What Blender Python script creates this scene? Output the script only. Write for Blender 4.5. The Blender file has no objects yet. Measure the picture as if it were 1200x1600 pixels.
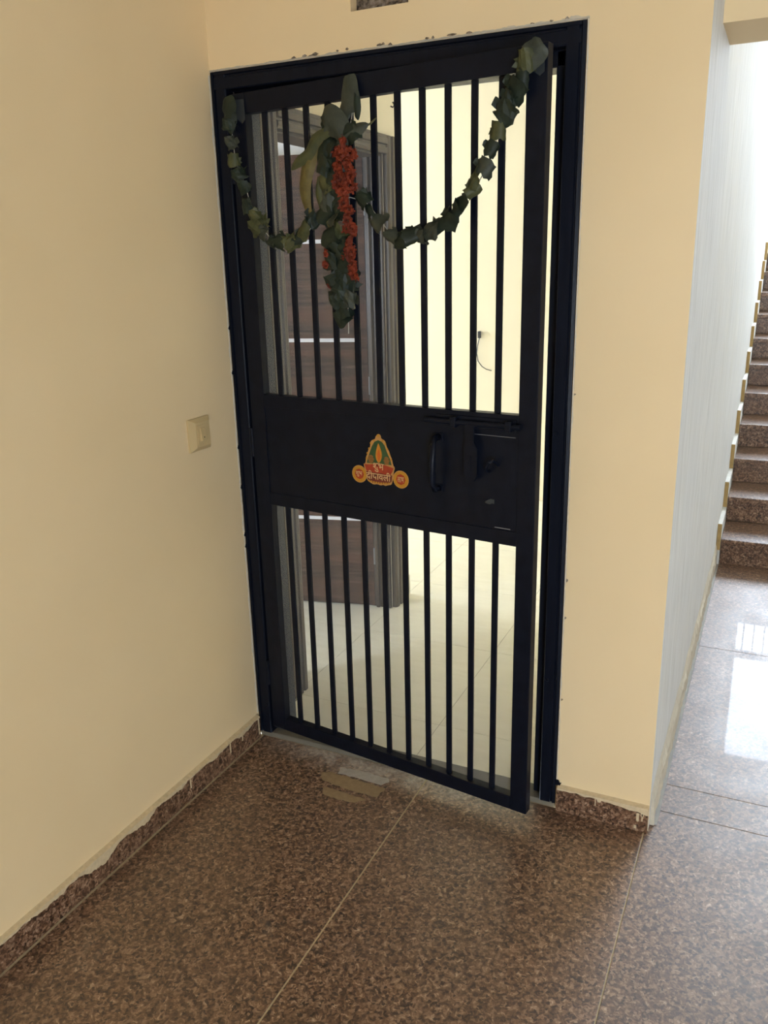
import bpy, bmesh, math, random
from mathutils import Vector, Matrix, noise
random.seed(7)
sc = bpy.context.scene
COL = sc.collection

# ------------------------------------------------------------------ camera
cd = bpy.data.cameras.new('camera')
cd.sensor_fit = 'VERTICAL'; cd.sensor_height = 36.0; cd.lens = 36.0 * 1301.0 / 1600.0
cd.clip_start = 0.05; cd.clip_end = 100
cam = bpy.data.objects.new('camera', cd); COL.objects.link(cam)
cam.location = (1.5254, -2.1369, 1.5868)
cam.rotation_euler = (1.27667, 0.02411, 0.43799)
sc.camera = cam

# ------------------------------------------------------------------ sky / daylight
SKY = 30.0
w = bpy.data.worlds.new('sky'); sc.world = w; w.use_nodes = True
bgn = w.node_tree.nodes['Background']
bgn.inputs[0].default_value = (0.75, 0.86, 1.0, 1); bgn.inputs[1].default_value = SKY
def portal(name, loc, rot, sx, sy):
    l = bpy.data.lights.new(name, 'AREA'); l.shape = 'RECTANGLE'; l.size = sx; l.size_y = sy
    l.cycles.is_portal = True
    o = bpy.data.objects.new(name, l); COL.objects.link(o); o.location = loc; o.rotation_euler = rot
H90 = math.pi / 2
# only sampling portals: the light itself is the sky through these openings
portal('window_stair_landing_offscreen', (2.53, 7.2, 3.2), (-H90, 0, 0), 2.34, 1.8)     # seen mirrored in the hall floor
portal('window_lobby_offscreen', (2.95, -4.1, 0.90), (H90, 0, 0), 1.1, 1.0)             # lights the wall around the gate
portal('window_living_room_offscreen', (-4.7, 2.1, 1.45), (0, -H90, 0), 1.5, 1.2)       # lights the rooms behind the gate
portal('window_bedroom_offscreen', (-1.9, -1.7, 1.5), (H90, 0, 0), 0.8, 0.8)            # lights the side room behind the walnut door
vs = sc.view_settings
vs.view_transform = 'Standard'; vs.look = 'None'; vs.gamma = 1.0; vs.use_curve_mapping = False
vs.exposure = 0.35
sc.cycles.use_denoising = True
sc.cycles.max_bounces = 12; sc.cycles.diffuse_bounces = 8; sc.cycles.transparent_max_bounces = 16

# ------------------------------------------------------------------ material helpers
def srgb(r, g, b):
    f = lambda c: (c / 255 / 12.92) if c / 255 <= 0.04045 else ((c / 255 + 0.055) / 1.055) ** 2.4
    return (f(r), f(g), f(b), 1)
class NT:
    def __init__(s, name):
        s.m = bpy.data.materials.new(name); s.m.use_nodes = True
        s.t = s.m.node_tree; s.b = s.t.nodes['Principled BSDF']; s.out = s.t.nodes['Material Output']
    def n(s, typ, **kw):
        x = s.t.nodes.new(typ)
        for k, v in kw.items():
            if k.startswith('i_'):
                x.inputs[k[2:].replace('_', ' ')].default_value = v
            else: setattr(x, k, v)
        return x
    def l(s, a, b): s.t.links.new(a, b)
    def pos(s, scale=(1, 1, 1), rot=(0, 0, 0), obj=False):
        if obj: src = s.n('ShaderNodeTexCoord').outputs['Object']
        else: src = s.n('ShaderNodeNewGeometry').outputs['Position']
        mp = s.n('ShaderNodeMapping'); mp.inputs['Scale'].default_value = scale; mp.inputs['Rotation'].default_value = rot
        s.l(src, mp.inputs['Vector']); return mp.outputs['Vector']
    def noise(s, vec, scale, detail=4, rough=0.55, dist=0.0):
        x = s.n('ShaderNodeTexNoise'); x.inputs['Scale'].default_value = scale; x.inputs['Detail'].default_value = detail
        x.inputs['Roughness'].default_value = rough; x.inputs['Distortion'].default_value = dist
        s.l(vec, x.inputs['Vector']); return x
    def ramp(s, fac, stops, interp='LINEAR'):
        x = s.n('ShaderNodeValToRGB'); cr = x.color_ramp; cr.interpolation = interp
        while len(cr.elements) < len(stops): cr.elements.new(0.5)
        for e, (p, c) in zip(cr.elements, stops): e.position = p; e.color = c if len(c) == 4 else (*c, 1)
        s.l(fac, x.inputs['Fac']); return x.outputs['Color']
    def mix(s, fac, a, b, mode='MIX'):
        x = s.n('ShaderNodeMix'); x.data_type = 'RGBA'; x.blend_type = mode
        for k, v in ((0, fac), (6, a), (7, b)):
            if hasattr(v, 'links'): s.l(v, x.inputs[k])
            else: x.inputs[k].default_value = v
        return x.outputs[2]
    def bump(s, h, strength=0.2, dist=0.01):
        x = s.n('ShaderNodeBump'); x.inputs['Strength'].default_value = strength; x.inputs['Distance'].default_value = dist
        s.l(h, x.inputs['Height']); s.l(x.outputs['Normal'], s.b.inputs['Normal'])
    def set(s, **kw):
        for k, v in kw.items():
            k = {'color': 'Base Color', 'rough': 'Roughness', 'spec': 'Specular IOR Level', 'coat': 'Coat Weight', 'coatr': 'Coat Roughness', 'metal': 'Metallic'}[k]
            if hasattr(v, 'links'): s.l(v, s.b.inputs[k])
            else: s.b.inputs[k].default_value = v
        return s.m
G = lambda v: (v, v, v, 1)

def plain(name, col, rough=0.5, spec=0.5, var=0.0, vscale=30):
    t = NT(name)
    if var:
        nz = t.noise(t.pos(), vscale, 4)
        c = t.mix(nz.outputs['Fac'], tuple(x * (1 - var) for x in col[:3]) + (1,), tuple(min(1, x * (1 + var)) for x in col[:3]) + (1,))
        t.set(color=c)
    else: t.set(color=col)
    return t.set(rough=rough, spec=spec)

def mat_wall(name, a_, b_):
    t = NT(name)
    p = t.pos()
    a = t.noise(p, 1.6, 3); b = t.noise(p, 90, 3)
    c = t.ramp(a.outputs['Fac'], [(0.3, a_), (0.7, b_)])
    t.bump(b.outputs['Fac'], 0.06, 0.002)
    return t.set(color=c, rough=0.55, spec=0.3)
def mat_whitewash():
    t = NT('brushed whitewash')
    s = t.noise(t.pos((9, 9, 0.7)), 6, 5, 0.6, 0.6); p2 = t.noise(t.pos(), 3, 4)
    c = t.ramp(s.outputs['Fac'], [(0.3, (0.54, 0.53, 0.48)), (0.5, (0.66, 0.65, 0.61)), (0.7, (0.74, 0.735, 0.70))])
    c = t.mix(t.ramp(p2.outputs['Fac'], [(0.45, G(0)), (0.75, G(0.35))]), c, (0.72, 0.69, 0.60, 1))
    t.bump(s.outputs['Fac'], 0.25, 0.004)
    return t.set(color=c, rough=0.85, spec=0.2)
def mat_granite(name='brown granite', light=1.0, tint=(1, 1, 1)):
    t = NT(name)
    p = t.pos()
    dn = t.noise(p, 60, 2)
    v0 = t.n('ShaderNodeVectorMath', operation='MULTIPLY_ADD'); v0.inputs[1].default_value = (0.009,) * 3
    t.l(dn.outputs['Color'], v0.inputs[0]); t.l(p, v0.inputs[2])
    def vor(scale):
        v = t.n('ShaderNodeTexVoronoi'); v.inputs['Scale'].default_value = scale; t.l(v0.outputs[0], v.inputs['Vector'])
        sp = t.n('ShaderNodeSeparateColor'); t.l(v.outputs['Color'], sp.inputs[0]); return sp
    a = vor(150); b = vor(120)
    L = light; R_, G_, B_ = tint
    K = lambda r, g, b: (r * L * R_, g * L * G_, b * L * B_)
    n1 = t.noise(p, 70, 3, 0.7, 0.8)
    c = t.ramp(n1.outputs['Fac'], [(0.34, K(0.018, 0.008, 0.004)), (0.43, K(0.075, 0.037, 0.019)), (0.52, K(0.140, 0.074, 0.040)), (0.60, K(0.25, 0.150, 0.090)), (0.69, K(0.44, 0.32, 0.22))])
    c = t.mix(t.ramp(a.outputs[0], [(0.0, G(0.85)), (0.11, G(0.0))], 'CONSTANT'), c, (*K(0.020, 0.009, 0.005), 1))
    c = t.mix(t.ramp(a.outputs[1], [(0.0, G(0.0)), (0.87, G(0.65))], 'CONSTANT'), c, (*K(0.28, 0.18, 0.115), 1))
    c = t.mix(t.ramp(b.outputs[2], [(0.0, G(0.0)), (0.6, G(0.25))], 'CONSTANT'), c, (*K(0.135, 0.066, 0.037), 1))
    big = t.noise(p, 2.2, 4)
    c = t.mix(t.ramp(big.outputs['Fac'], [(0.35, G(0.22)), (0.65, G(0.0))]), c, (0.05, 0.03, 0.02, 1))
    return t, c, p
def mat_floor():
    t, c, p = mat_granite('polished brown granite floor', 1.25)
    # dried plaster dust and scuffs left on the floor in front of the sill
    sx = t.n('ShaderNodeSeparateXYZ'); t.l(p, sx.inputs[0])
    nz = t.noise(p, 14, 6, 0.7); fine = t.noise(p, 70, 4, 0.7)
    def band(out, lo, hi):
        m = t.n('ShaderNodeMapRange'); m.inputs[1].default_value = lo; m.inputs[2].default_value = hi; t.l(out, m.inputs[0]); return m.outputs[0]
    def mul(a, b):
        m = t.n('ShaderNodeMath', operation='MULTIPLY'); t.l(a, m.inputs[0]); t.l(b, m.inputs[1]); return m.outputs[0]
    msk = mul(mul(band(sx.outputs[1], -0.12, -0.02), band(sx.outputs[1], 0.06, 0.02)), mul(band(sx.outputs[0], 0.02, 0.3), band(sx.outputs[0], 1.0, 0.8)))
    msk = mul(msk, t.ramp(nz.outputs['Fac'], [(0.30, G(0.0)), (0.55, G(1))]))
    msk = mul(msk, t.ramp(fine.outputs['Fac'], [(0.3, G(0.25)), (0.62, G(0.85))]))
    c = t.mix(msk, c, (0.50, 0.47, 0.44, 1))
    # faint dry swirls
    sw = t.noise(p, 3.2, 6, 0.75, 1.6)
    c = t.mix(t.ramp(sw.outputs['Fac'], [(0.60, G(0)), (0.72, G(0.16))]), c, (0.40, 0.33, 0.27, 1))
    r = t.ramp(t.noise(p, 7, 4).outputs['Fac'], [(0.35, G(0.42)), (0.7, G(0.50))])
    return t.set(color=c, rough=r, spec=1.0, coat=0.13, coatr=0.014)
def mat_gran():
    t, c, p = mat_granite('brown granite skirting', 1.25)
    return t.set(color=c, rough=0.4, spec=0.4)
def mat_gran_step():
    t, c, p = mat_granite('brown granite steps', 1.25)
    return t.set(color=c, rough=0.3, spec=0.5, coat=0.4, coatr=0.12)
def mat_gate():
    t = NT('dark navy enamel paint')
    p = t.pos(); a = t.noise(p, 25, 5, 0.6); b = t.noise(t.pos((60, 60, 6)), 3, 4)
    c = t.ramp(a.outputs['Fac'], [(0.3, (0.0034, 0.0046, 0.009)), (0.7, (0.006, 0.008, 0.015))])
    t.bump(b.outputs['Fac'], 0.12, 0.003)
    return t.set(color=c, rough=0.36, spec=0.15)
def mat_frame():
    t = NT('navy painted steel frame')
    p = t.pos(); a = t.noise(t.pos((40, 40, 4)), 2, 5, 0.6); d = t.noise(p, 45, 5, 0.7)
    c = t.ramp(a.outputs['Fac'], [(0.3, (0.0034, 0.0046, 0.009)), (0.7, (0.006, 0.008, 0.015))])
    c = t.mix(t.ramp(d.outputs['Fac'], [(0.68, G(0)), (0.78, G(0.35))]), c, (0.10, 0.105, 0.11, 1))
    t.bump(a.outputs['Fac'], 0.2, 0.003)
    return t.set(color=c, rough=0.36, spec=0.15)
def mat_woodframe():
    t = NT('grey brown polished teak')
    a = t.noise(t.pos((30, 30, 1.5)), 4, 5, 0.6, 0.4)
    c = t.ramp(a.outputs['Fac'], [(0.25, (0.036, 0.025, 0.016)), (0.55, (0.078, 0.057, 0.039)), (0.8, (0.135, 0.105, 0.075))])
    return t.set(color=c, rough=0.38, spec=0.25, coat=0.08, coatr=0.15)
def mat_walnut():
    t = NT('dark walnut laminate')
    a = t.noise(t.pos((1.2, 1.2, 26), obj=True), 3, 6, 0.6, 0.3); b = t.noise(t.pos((0.3, 0.3, 5), obj=True), 2, 2)
    c = t.ramp(a.outputs['Fac'], [(0.28, (0.016, 0.008, 0.005)), (0.5, (0.055, 0.029, 0.019)), (0.72, (0.125, 0.075, 0.052))])
    c = t.mix(t.ramp(b.outputs['Fac'], [(0.42, G(0)), (0.62, G(0.55))]), c, (0.15, 0.064, 0.036, 1))
    return t.set(color=c, rough=0.3, spec=0.4)
def mat_tile():
    t = NT('cream ceramic floor')
    a = t.noise(t.pos((3, 14, 1)), 2, 6, 0.65)
    c = t.ramp(a.outputs['Fac'], [(0.3, (0.80, 0.77, 0.66)), (0.7, (0.88, 0.86, 0.76))])
    return t.set(color=c, rough=0.28, spec=0.5)
def mat_mesh():
    t = NT('fine insect mesh')
    tr = t.n('ShaderNodeBsdfTransparent'); mx = t.n('ShaderNodeMixShader'); mx.inputs[0].default_value = 0.075
    t.set(color=(0.55, 0.56, 0.55, 1), rough=0.6)
    t.l(tr.outputs[0], mx.inputs[1]); t.l(t.b.outputs[0], mx.inputs[2]); t.l(mx.outputs[0], t.out.inputs[0])
    return t.m
def mat_leaf(name, a, b, rough=0.55):
    t = NT(name)
    nz = t.noise(t.pos(), 35, 5, 0.6)
    t.set(color=t.ramp(nz.outputs['Fac'], [(0.3, a), (0.7, b)]), rough=rough, spec=0.35)
    t.bump(t.noise(t.pos(), 160, 3).outputs['Fac'], 0.3, 0.002)
    return t.m
def mat_mortar():
    t = NT('rough grey mortar')
    a = t.noise(t.pos(), 40, 6, 0.7)
    c = t.ramp(a.outputs['Fac'], [(0.35, (0.05, 0.038, 0.03)), (0.5, (0.22, 0.17, 0.12)), (0.7, (0.42, 0.36, 0.30))])
    t.bump(a.outputs['Fac'], 0.8, 0.01)
    return t.set(color=c, rough=0.9, spec=0.1)
M = dict(
    wall=mat_wall('cream wall paint', (0.755, 0.585, 0.335), (0.795, 0.625, 0.37)), white=mat_whitewash(), floor=mat_floor(), skirt=mat_gran(), step=mat_gran_step(), gate=mat_gate(), frame=mat_frame(),
    teak=mat_woodframe(), walnut=mat_walnut(), tile=mat_tile(), mesh=mat_mesh(), mortar=mat_mortar(),
    grout=plain('cream grout', (0.46, 0.38, 0.25, 1), 0.9, 0.1, 0.3, 60),
    greygrout=plain('grey grout', (0.25, 0.24, 0.21, 1), 0.9, 0.1),
    inwall=plain('pale cream flat paint', (0.88, 0.81, 0.64, 1), 0.6, 0.3, 0.02, 3),
    bedwall=plain('white bedroom paint', (0.74, 0.74, 0.74, 1), 0.6, 0.3, 0.02, 3),
    ceil=plain('white ceiling paint', (0.78, 0.76, 0.70, 1), 0.7, 0.2),
    sill=plain('grey marble sill', (0.13, 0.115, 0.09, 1), 0.5, 0.3, 0.3, 25),
    inskirt=plain('beige tile skirting', (0.60, 0.58, 0.50, 1), 0.4, 0.4),
    plaster=plain('raw white plaster', (0.56, 0.50, 0.39, 1), 0.9, 0.1, 0.15, 60),
    ledge=plain('grey mortar ledge', (0.36, 0.355, 0.34, 1), 0.8, 0.2, 0.2, 40),
    smear=plain('brushed cream paint smear', (0.60, 0.48, 0.30, 1), 0.7, 0.2, 0.25, 90),
    drip=plain('thin grey paint drip', (0.50, 0.46, 0.42, 1), 0.7, 0.2, 0.2, 90),
    ochre=plain('bare ochre stone edge', (0.42, 0.29, 0.12, 1), 0.8, 0.2, 0.3, 50),
    alu=plain('white aluminium strip', (0.80, 0.80, 0.84, 1), 0.35, 0.5),
    steel=plain('grey steel', (0.20, 0.20, 0.20, 1), 0.35, 0.6),
    plastic=plain('ivory switch plastic', (0.56, 0.42, 0.21, 1), 0.35, 0.4),
    black=plain('black plastic', (0.01, 0.01, 0.012, 1), 0.4, 0.4),
    grille=plain('grey painted window steel', (0.20, 0.22, 0.25, 1), 0.5, 0.4),
    tape=plain('old brown packing tape residue', (0.30, 0.215, 0.125, 1), 0.55, 0.3, 0.25, 60),
    greytape=plain('dusty grey tape residue', (0.40, 0.37, 0.34, 1), 0.7, 0.3, 0.25, 60),
    cleartape=plain('clear adhesive tape', (0.035, 0.040, 0.042, 1), 0.2, 0.35),
    leafA=mat_leaf('dry dark green leaf', (0.007, 0.013, 0.008), (0.018, 0.028, 0.015)),
    leafB=mat_leaf('dry olive leaf', (0.035, 0.040, 0.014), (0.085, 0.085, 0.030)),
    leafC=mat_leaf('dry grey green leaf', (0.026, 0.032, 0.022), (0.055, 0.060, 0.040)),
    leafD=mat_leaf('yellowed brown leaf', (0.075, 0.055, 0.016), (0.16, 0.125, 0.035)),
    orange=mat_leaf('dried orange marigold', (0.075, 0.009, 0.002), (0.23, 0.030, 0.006), 0.7),
    string=plain('white cotton thread', (0.40, 0.38, 0.32, 1), 0.9, 0.1),
    s_border=plain('sticker gold border', (0.46, 0.23, 0.065, 1), 0.4, 0.4),
    s_green=plain('sticker green print', (0.028, 0.070, 0.022, 1), 0.4, 0.4, 0.5, 60),
    s_flame=plain('sticker flame print', (0.50, 0.19, 0.015, 1), 0.4, 0.4, 0.2, 80),
    s_core=plain('sticker flame core print', (0.50, 0.10, 0.008, 1), 0.4, 0.4),
    s_red=plain('sticker red print', (0.32, 0.035, 0.010, 1), 0.4, 0.4, 0.4, 120),
    s_maroon=plain('sticker maroon print', (0.15, 0.022, 0.012, 1), 0.4, 0.4, 0.4, 120),
    s_yellow=plain('sticker yellow print', (0.44, 0.20, 0.012, 1), 0.4, 0.4, 0.15, 120),
    s_text=plain('sticker cream lettering', (0.60, 0.38, 0.17, 1), 0.4, 0.4),
)

# ------------------------------------------------------------------ object helpers
def tag(o, label=None, cat=None, group=None, kind=None):
    if label: o['label'] = label
    if cat: o['category'] = cat
    if group: o['group'] = group
    if kind: o['kind'] = kind
    return o
def empty(name, loc=(0, 0, 0), rz=0.0):
    o = bpy.data.objects.new(name, None); COL.objects.link(o); o.location = loc; o.rotation_euler = (0, 0, rz)
    o.empty_display_size = 0.05; return o
def link(name, me, mat, parent=None):
    if mat is not None and not me.materials: me.materials.append(mat)
    o = bpy.data.objects.new(name, me); COL.objects.link(o)
    if parent: o.parent = parent
    return o
def obj(name, bm, mat, parent=None, smooth=False):
    me = bpy.data.meshes.new(name); bmesh.ops.recalc_face_normals(bm, faces=bm.faces[:]); bm.to_mesh(me); bm.free()
    for m_ in (mat if isinstance(mat, (list, tuple)) else [mat]): me.materials.append(m_)
    if smooth:
        for f in me.polygons: f.use_smooth = True
    return link(name, me, None, parent)
def B(): return bmesh.new()
def box(bm, x0, x1, y0, y1, z0, z1, bev=0.0):
    v = [bm.verts.new((x, y, z)) for x in (x0, x1) for y in (y0, y1) for z in (z0, z1)]
    fs = [bm.faces.new([v[i] for i in q]) for q in ((0, 1, 3, 2), (4, 6, 7, 5), (0, 4, 5, 1), (2, 3, 7, 6), (0, 2, 6, 4), (1, 5, 7, 3))]
    if bev:
        es = list({e for f in fs for e in f.edges})
        bmesh.ops.bevel(bm, geom=es, offset=bev, segments=2, profile=0.6, affect='EDGES')
    return bm
def boxes(*bs, bev=0.0):
    bm = B()
    for b in bs: box(bm, *b, bev=bev)
    return bm
def tube(bm, pts, rad, n=8):
    pts = [Vector(p) for p in pts]; rings = []
    for i, p in enumerate(pts):
        d = (pts[min(i + 1, len(pts) - 1)] - pts[max(i - 1, 0)]).normalized()
        u = d.orthogonal().normalized(); 
        if abs(d.z) < 0.95: u = d.cross(Vector((0, 0, 1))).normalized()
        else: u = d.cross(Vector((1, 0, 0))).normalized()
        v = d.cross(u); r = rad[i] if isinstance(rad, (list, tuple)) else rad
        rings.append([bm.verts.new(p + (u * math.cos(2 * math.pi * k / n) + v * math.sin(2 * math.pi * k / n)) * r) for k in range(n)])
    for a, b in zip(rings, rings[1:]):
        for k in range(n): bm.faces.new([a[k], a[(k + 1) % n], b[(k + 1) % n], b[k]])
    bm.faces.new(rings[0][::-1]); bm.faces.new(rings[-1])
    return bm
def prism(bm, poly, axis, a, b):
    """extrude a 2-D outline along an axis: axis 'y' -> poly is (x,z), 'x' -> (y,z), 'z' -> (x,y)"""
    def P(p, t): return {'y': (p[0], t, p[1]), 'x': (t, p[0], p[1]), 'z': (p[0], p[1], t)}[axis]
    A = [bm.verts.new(P(p, a)) for p in poly]; C = [bm.verts.new(P(p, b)) for p in poly]
    n = len(poly)
    bm.faces.new(A); bm.faces.new(C[::-1])
    for i in range(n): bm.faces.new([A[i], C[i], C[(i + 1) % n], A[(i + 1) % n]])
    return bm
def struct(name, bm, mat, parent=None):
    o = obj(name, bm, mat, parent)
    if not parent: o['kind'] = 'structure'
    return o
def two_tone(o, mats, test):
    o.data.materials.clear()
    for m_ in mats: o.data.materials.append(m_)
    for f in o.data.polygons: f.material_index = 1 if test(f) else 0

# ------------------------------------------------------------------ the setting
X2 = 1.319            # end of the front wall, line of the stair wall
# walls
VX0, VX1, VZ0, VZ1 = 0.447, 0.607, 2.192, 2.30
wf = struct('wall_front', boxes((1.05, X2, 0, 0.23, 0, 2.1), (0, X2, 0, 0.23, 2.1, VZ0), (0, VX0, 0, 0.23, VZ0, VZ1), (VX1, X2, 0, 0.23, VZ0, VZ1),
            (0, X2, 0, 0.23, VZ1, 2.75)), M['wall'])
two_tone(wf, [M['wall'], M['white']], lambda f: f.normal.x > 0.9 and f.center.x > 1.3)
struct('wall_left', boxes((-0.15, 0, -4, 0.2, 0, 2.75)), M['wall'])
ws = struct('wall_stair', boxes((1.119, X2, 0.23, 7.25, 0, 5.3)), M['white'])
two_tone(ws, [M['inwall'], M['white']], lambda f: f.normal.x > 0.9)
struct('wall_back', boxes((-0.15, 2.4, -4.15, -4, 0, 2.75), (3.5, 4.05, -4.15, -4, 0, 2.75), (2.4, 3.5, -4.15, -4, 0, 0.4), (2.4, 3.5, -4.15, -4, 1.4, 2.75)), M['wall'])
struct('wall_right', boxes((3.9, 4.05, -4, 7.25, 0, 5.3)), M['white'])
WX0, WX1, WZ0, WZ1 = 1.36, 3.7, 2.31, 4.06
struct('wall_landing', boxes((1.119, 3.9, 7.1, 7.25, 0, WZ0), (1.119, 3.9, 7.1, 7.25, WZ1, 5.3), (1.119, WX0, 7.1, 7.25, WZ0, WZ1), (WX1, 3.9, 7.1, 7.25, WZ0, WZ1)), M['white'])
struct('beam_hall', boxes((X2, 3.9, 0.25, 0.5, 2.11, 2.75), (X2, 3.9, 0.35, 0.5, 2.75, 5.3)), M['wall'])
struct('ceiling', boxes((-0.15, 4.05, -4.15, 0.35, 2.75, 2.9)), M['ceil'])
struct('ceiling_stair', boxes((1.119, 4.05, 0.35, 7.25, 5.3, 5.4)), M['ceil'])
# rough recess over the gate
rb = struct('recess_lining', boxes((VX0, VX1, 0.035, 0.12, VZ0, VZ1)), M['mortar'], wf)
bm = B()
rnd = random.Random(3)
for i in range(16):
    x = VX0 + 0.004 + (VX1 - VX0 - 0.01) * i / 15; r = rnd.uniform(0.004, 0.010)
    bmesh.ops.create_icosphere(bm, subdivisions=1, radius=r, matrix=Matrix.Translation((x, rnd.uniform(0.012, 0.035), VZ0 + r * 0.4)))
obj('mortar_crumbs', bm, M['mortar'], wf)['kind'] = 'stuff'
# window up on the landing
wn = struct('window_1', boxes((WX0, WX1, 7.12, 7.18, 2.68, 2.76), (WX0, WX1, 7.12, 7.18, WZ0, WZ0 + 0.03), (WX0, WX0 + 0.04, 7.12, 7.18, WZ0, WZ1), (WX1 - 0.04, WX1, 7.12, 7.18, WZ0, WZ1), (WX0, WX1, 7.12, 7.18, WZ1 - 0.04, WZ1)), M['grille'])
for i in range(21):
    x = WX0 + 0.04 + 0.105 * (i + 0.6)
    if x < WX1 - 0.05: obj('grille_bar', boxes((x - 0.009, x + 0.009, 7.14, 7.16, WZ0 + 0.03, 2.68)), M['grille'], wn)

# lobby floor: grout bed and granite slabs
fl = struct('floor', boxes((-0.15, 4.05, -4.15, 0.0, -0.08, -0.0010), (X2 - 0.05, 4.05, 0.0, 7.25, -0.08, -0.0010)), M['grout'])
def slab(parent, x0, x1, y0, y1, mat, z1=0.0, g=0.0022, th=0.03, bev=0.0012):
    return obj('tile', box(B(), x0 + g, x1 - g, y0 + g, y1 - g, z1 - th, z1, bev), mat, parent)
for x0, x1 in ((0.0165, 0.642), (0.642, 1.31)):
    for y0, y1 in ((-4.0, -2.45), (-2.45, 0.012)): slab(fl, x0, x1, y0, min(y1, 0.0), M['floor'])
for x0, x1 in ((1.31, 1.98), (1.98, 2.65), (2.65, 3.3), (3.3, 3.9)):
    for y0, y1 in ((-4.0, -2.45), (-2.45, -1.55), (-1.55, 0.107), (0.107, 0.25), (0.25, 1.30), (1.30, 2.36), (2.36, 4.7), (4.7, 7.1)):
        slab(fl, x0 + (0.012 if x0 < 1.4 and y0 > 0 else 0), x1, y0, y1, M['floor'], g=0.0009)
# skirting
def skirting(name, segs, mat, axis):
    root = empty(name); root['kind'] = 'structure'
    for s in segs: obj('skirting_slab', box(B(), *s, 0.0015), mat, root)
    return root
bl = skirting('baseboard_left', [(0, 0.013, -4, -2.1, 0, 0.078), (0, 0.013, -2.098, -0.9, 0, 0.078), (0, 0.013, -0.898, -0.012, 0, 0.078)], M['skirt'], 'y')
bf = skirting('baseboard_front', [(1.054, 1.3175, -0.013, 0, 0.0, 0.078)], M['skirt'], 'x')
def ragged(n, lo, hi, seed, rough=1.0):
    r = random.Random(seed); v = r.uniform(lo, hi); out = []
    for i in range(n):
        v += (r.uniform(lo, hi) - v) * 0.55 * rough; out.append(v)
    return out
# paint that was brushed down over the top of the skirting, in ragged smears
def smear_left():
    r = random.Random(11); n = 420; y0, y1 = -1.9, -0.014; pts = []
    for i in range(n + 1):
        y = y0 + (y1 - y0) * i / n
        a = noise.noise((y * 7, 0, 3)) * 0.5 + 0.5; b = noise.noise((y * 55, 2, 0)) * 0.5 + 0.5
        c2 = noise.noise((y * 19, 8, 1)) * 0.5 + 0.5
        d = 0.0095 + 0.040 * max(0, a - 0.45) / 0.4 + 0.022 * max(0, b - 0.35) * a + 0.016 * max(0, c2 - 0.45) + r.uniform(0, 0.005) * a
        pts.append((y, 0.086 - d))
    poly = pts + [(y1, 0.094), (y0, 0.094)]
    bm = B()
    for (a, b) in zip(pts, pts[1:]):
        q = [(a[0], a[1]), (b[0], b[1]), (b[0], 0.0785), (a[0], 0.0785)]
        if max(a[1], b[1]) < 0.0784:
            vs_ = [bm.verts.new((0.0137, y, z)) for y, z in q]; bm.faces.new(vs_)
            vs_ = [bm.verts.new(p) for p in ((0.0137, a[0], 0.0785), (0.0137, b[0], 0.0785), (0.0, b[0], 0.0830), (0.0, a[0], 0.0830))]; bm.faces.new(vs_)
    return bm
obj('paint_smear', smear_left(), M['smear'], bl)
def smear_front():
    r = random.Random(5); n = 70; x0, x1 = 1.056, 1.318; pts = []
    for i in range(n + 1):
        x = x0 + (x1 - x0) * i / n; t = i / n
        a = noise.noise((x * 40, 5, 1)) * 0.5 + 0.5
        d = 0.004 + 0.010 * a + (0.014 * max(0, (t - 0.45)) / 0.55) + (0.008 if abs(t - 0.47) < 0.02 else 0)
        pts.append((x, 0.082 - d))
    bm = B()
    for a, b in zip(pts, pts[1:]):
        bm.faces.new([bm.verts.new(p) for p in ((a[0], -0.0137, a[1]), (b[0], -0.0137, b[1]), (b[0], -0.0137, 0.079), (a[0], -0.0137, 0.079))])
        bm.faces.new([bm.verts.new(p) for p in ((a[0], -0.0137, 0.079), (b[0], -0.0137, 0.079), (b[0], 0.0, 0.084), (a[0], 0.0, 0.084))])
    return bm
obj('paint_smear', smear_front(), M['smear'], bf)
dr = boxes((1.286, 1.2935, -0.0142, -0.013, 0.034, 0.06), (1.3005, 1.304, -0.0142, -0.013, 0.036, 0.06), (1.281, 1.288, -0.0142, -0.013, 0.008, 0.018), (1.298, 1.306, -0.0142, -0.013, 0.052, 0.066), (1.168, 1.1705, -0.0142, -0.013, 0.05, 0.075))
obj('paint_drip', dr, M['smear'], bf)
for y, z0, ln in ((-0.022, 0.012, 0.062), (-0.12, 0.045, 0.03), (-0.19, 0.04, 0.034), (-0.40, 0.04, 0.03)):
    obj('paint_drip', boxes((0.013, 0.0143, y - 0.003, y + 0.002, z0, z0 + ln)), M['smear'], bl)
# raw plaster ridge along the foot of the stair wall
def ridge():
    bm = B(); n = 190; rows = []
    for i in range(n + 1):
        y = 0.03 + 2.30 * i / n; ring = []
        for z in (0.0, 0.03, 0.06, 0.085, 0.10, 0.115):
            d = 0.010 + 0.005 * noise.noise((y * 25, z * 40, 1.3)) + 0.003 * noise.noise((y * 80, z * 90, 7))
            zz = z
            if z > 0.09: d *= (0.115 - z) / 0.03; zz = z + 0.018 * noise.noise((y * 9, 0.3, 2))
            ring.append(bm.verts.new((X2 + max(d, 0.0003), y, zz)))
        rows.append(ring)
    for a, b in zip(rows, rows[1:]):
        for k in range(5): bm.faces.new([a[k], b[k], b[k + 1], a[k + 1]])
    bm.faces.new(rows[0] + [bm.verts.new((X2, 0.03, 0.12)), bm.verts.new((X2, 0.03, 0.0))])
    return bm
bs = tag(struct('baseboard_stair', ridge(), M['plaster']), kind='structure')
obj('mortar_strip', box(B(), X2 + 0.001, X2 + 0.020, 0.034, 2.34, -0.01, 0.004, 0.0015), M['ledge'], bs)
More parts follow.
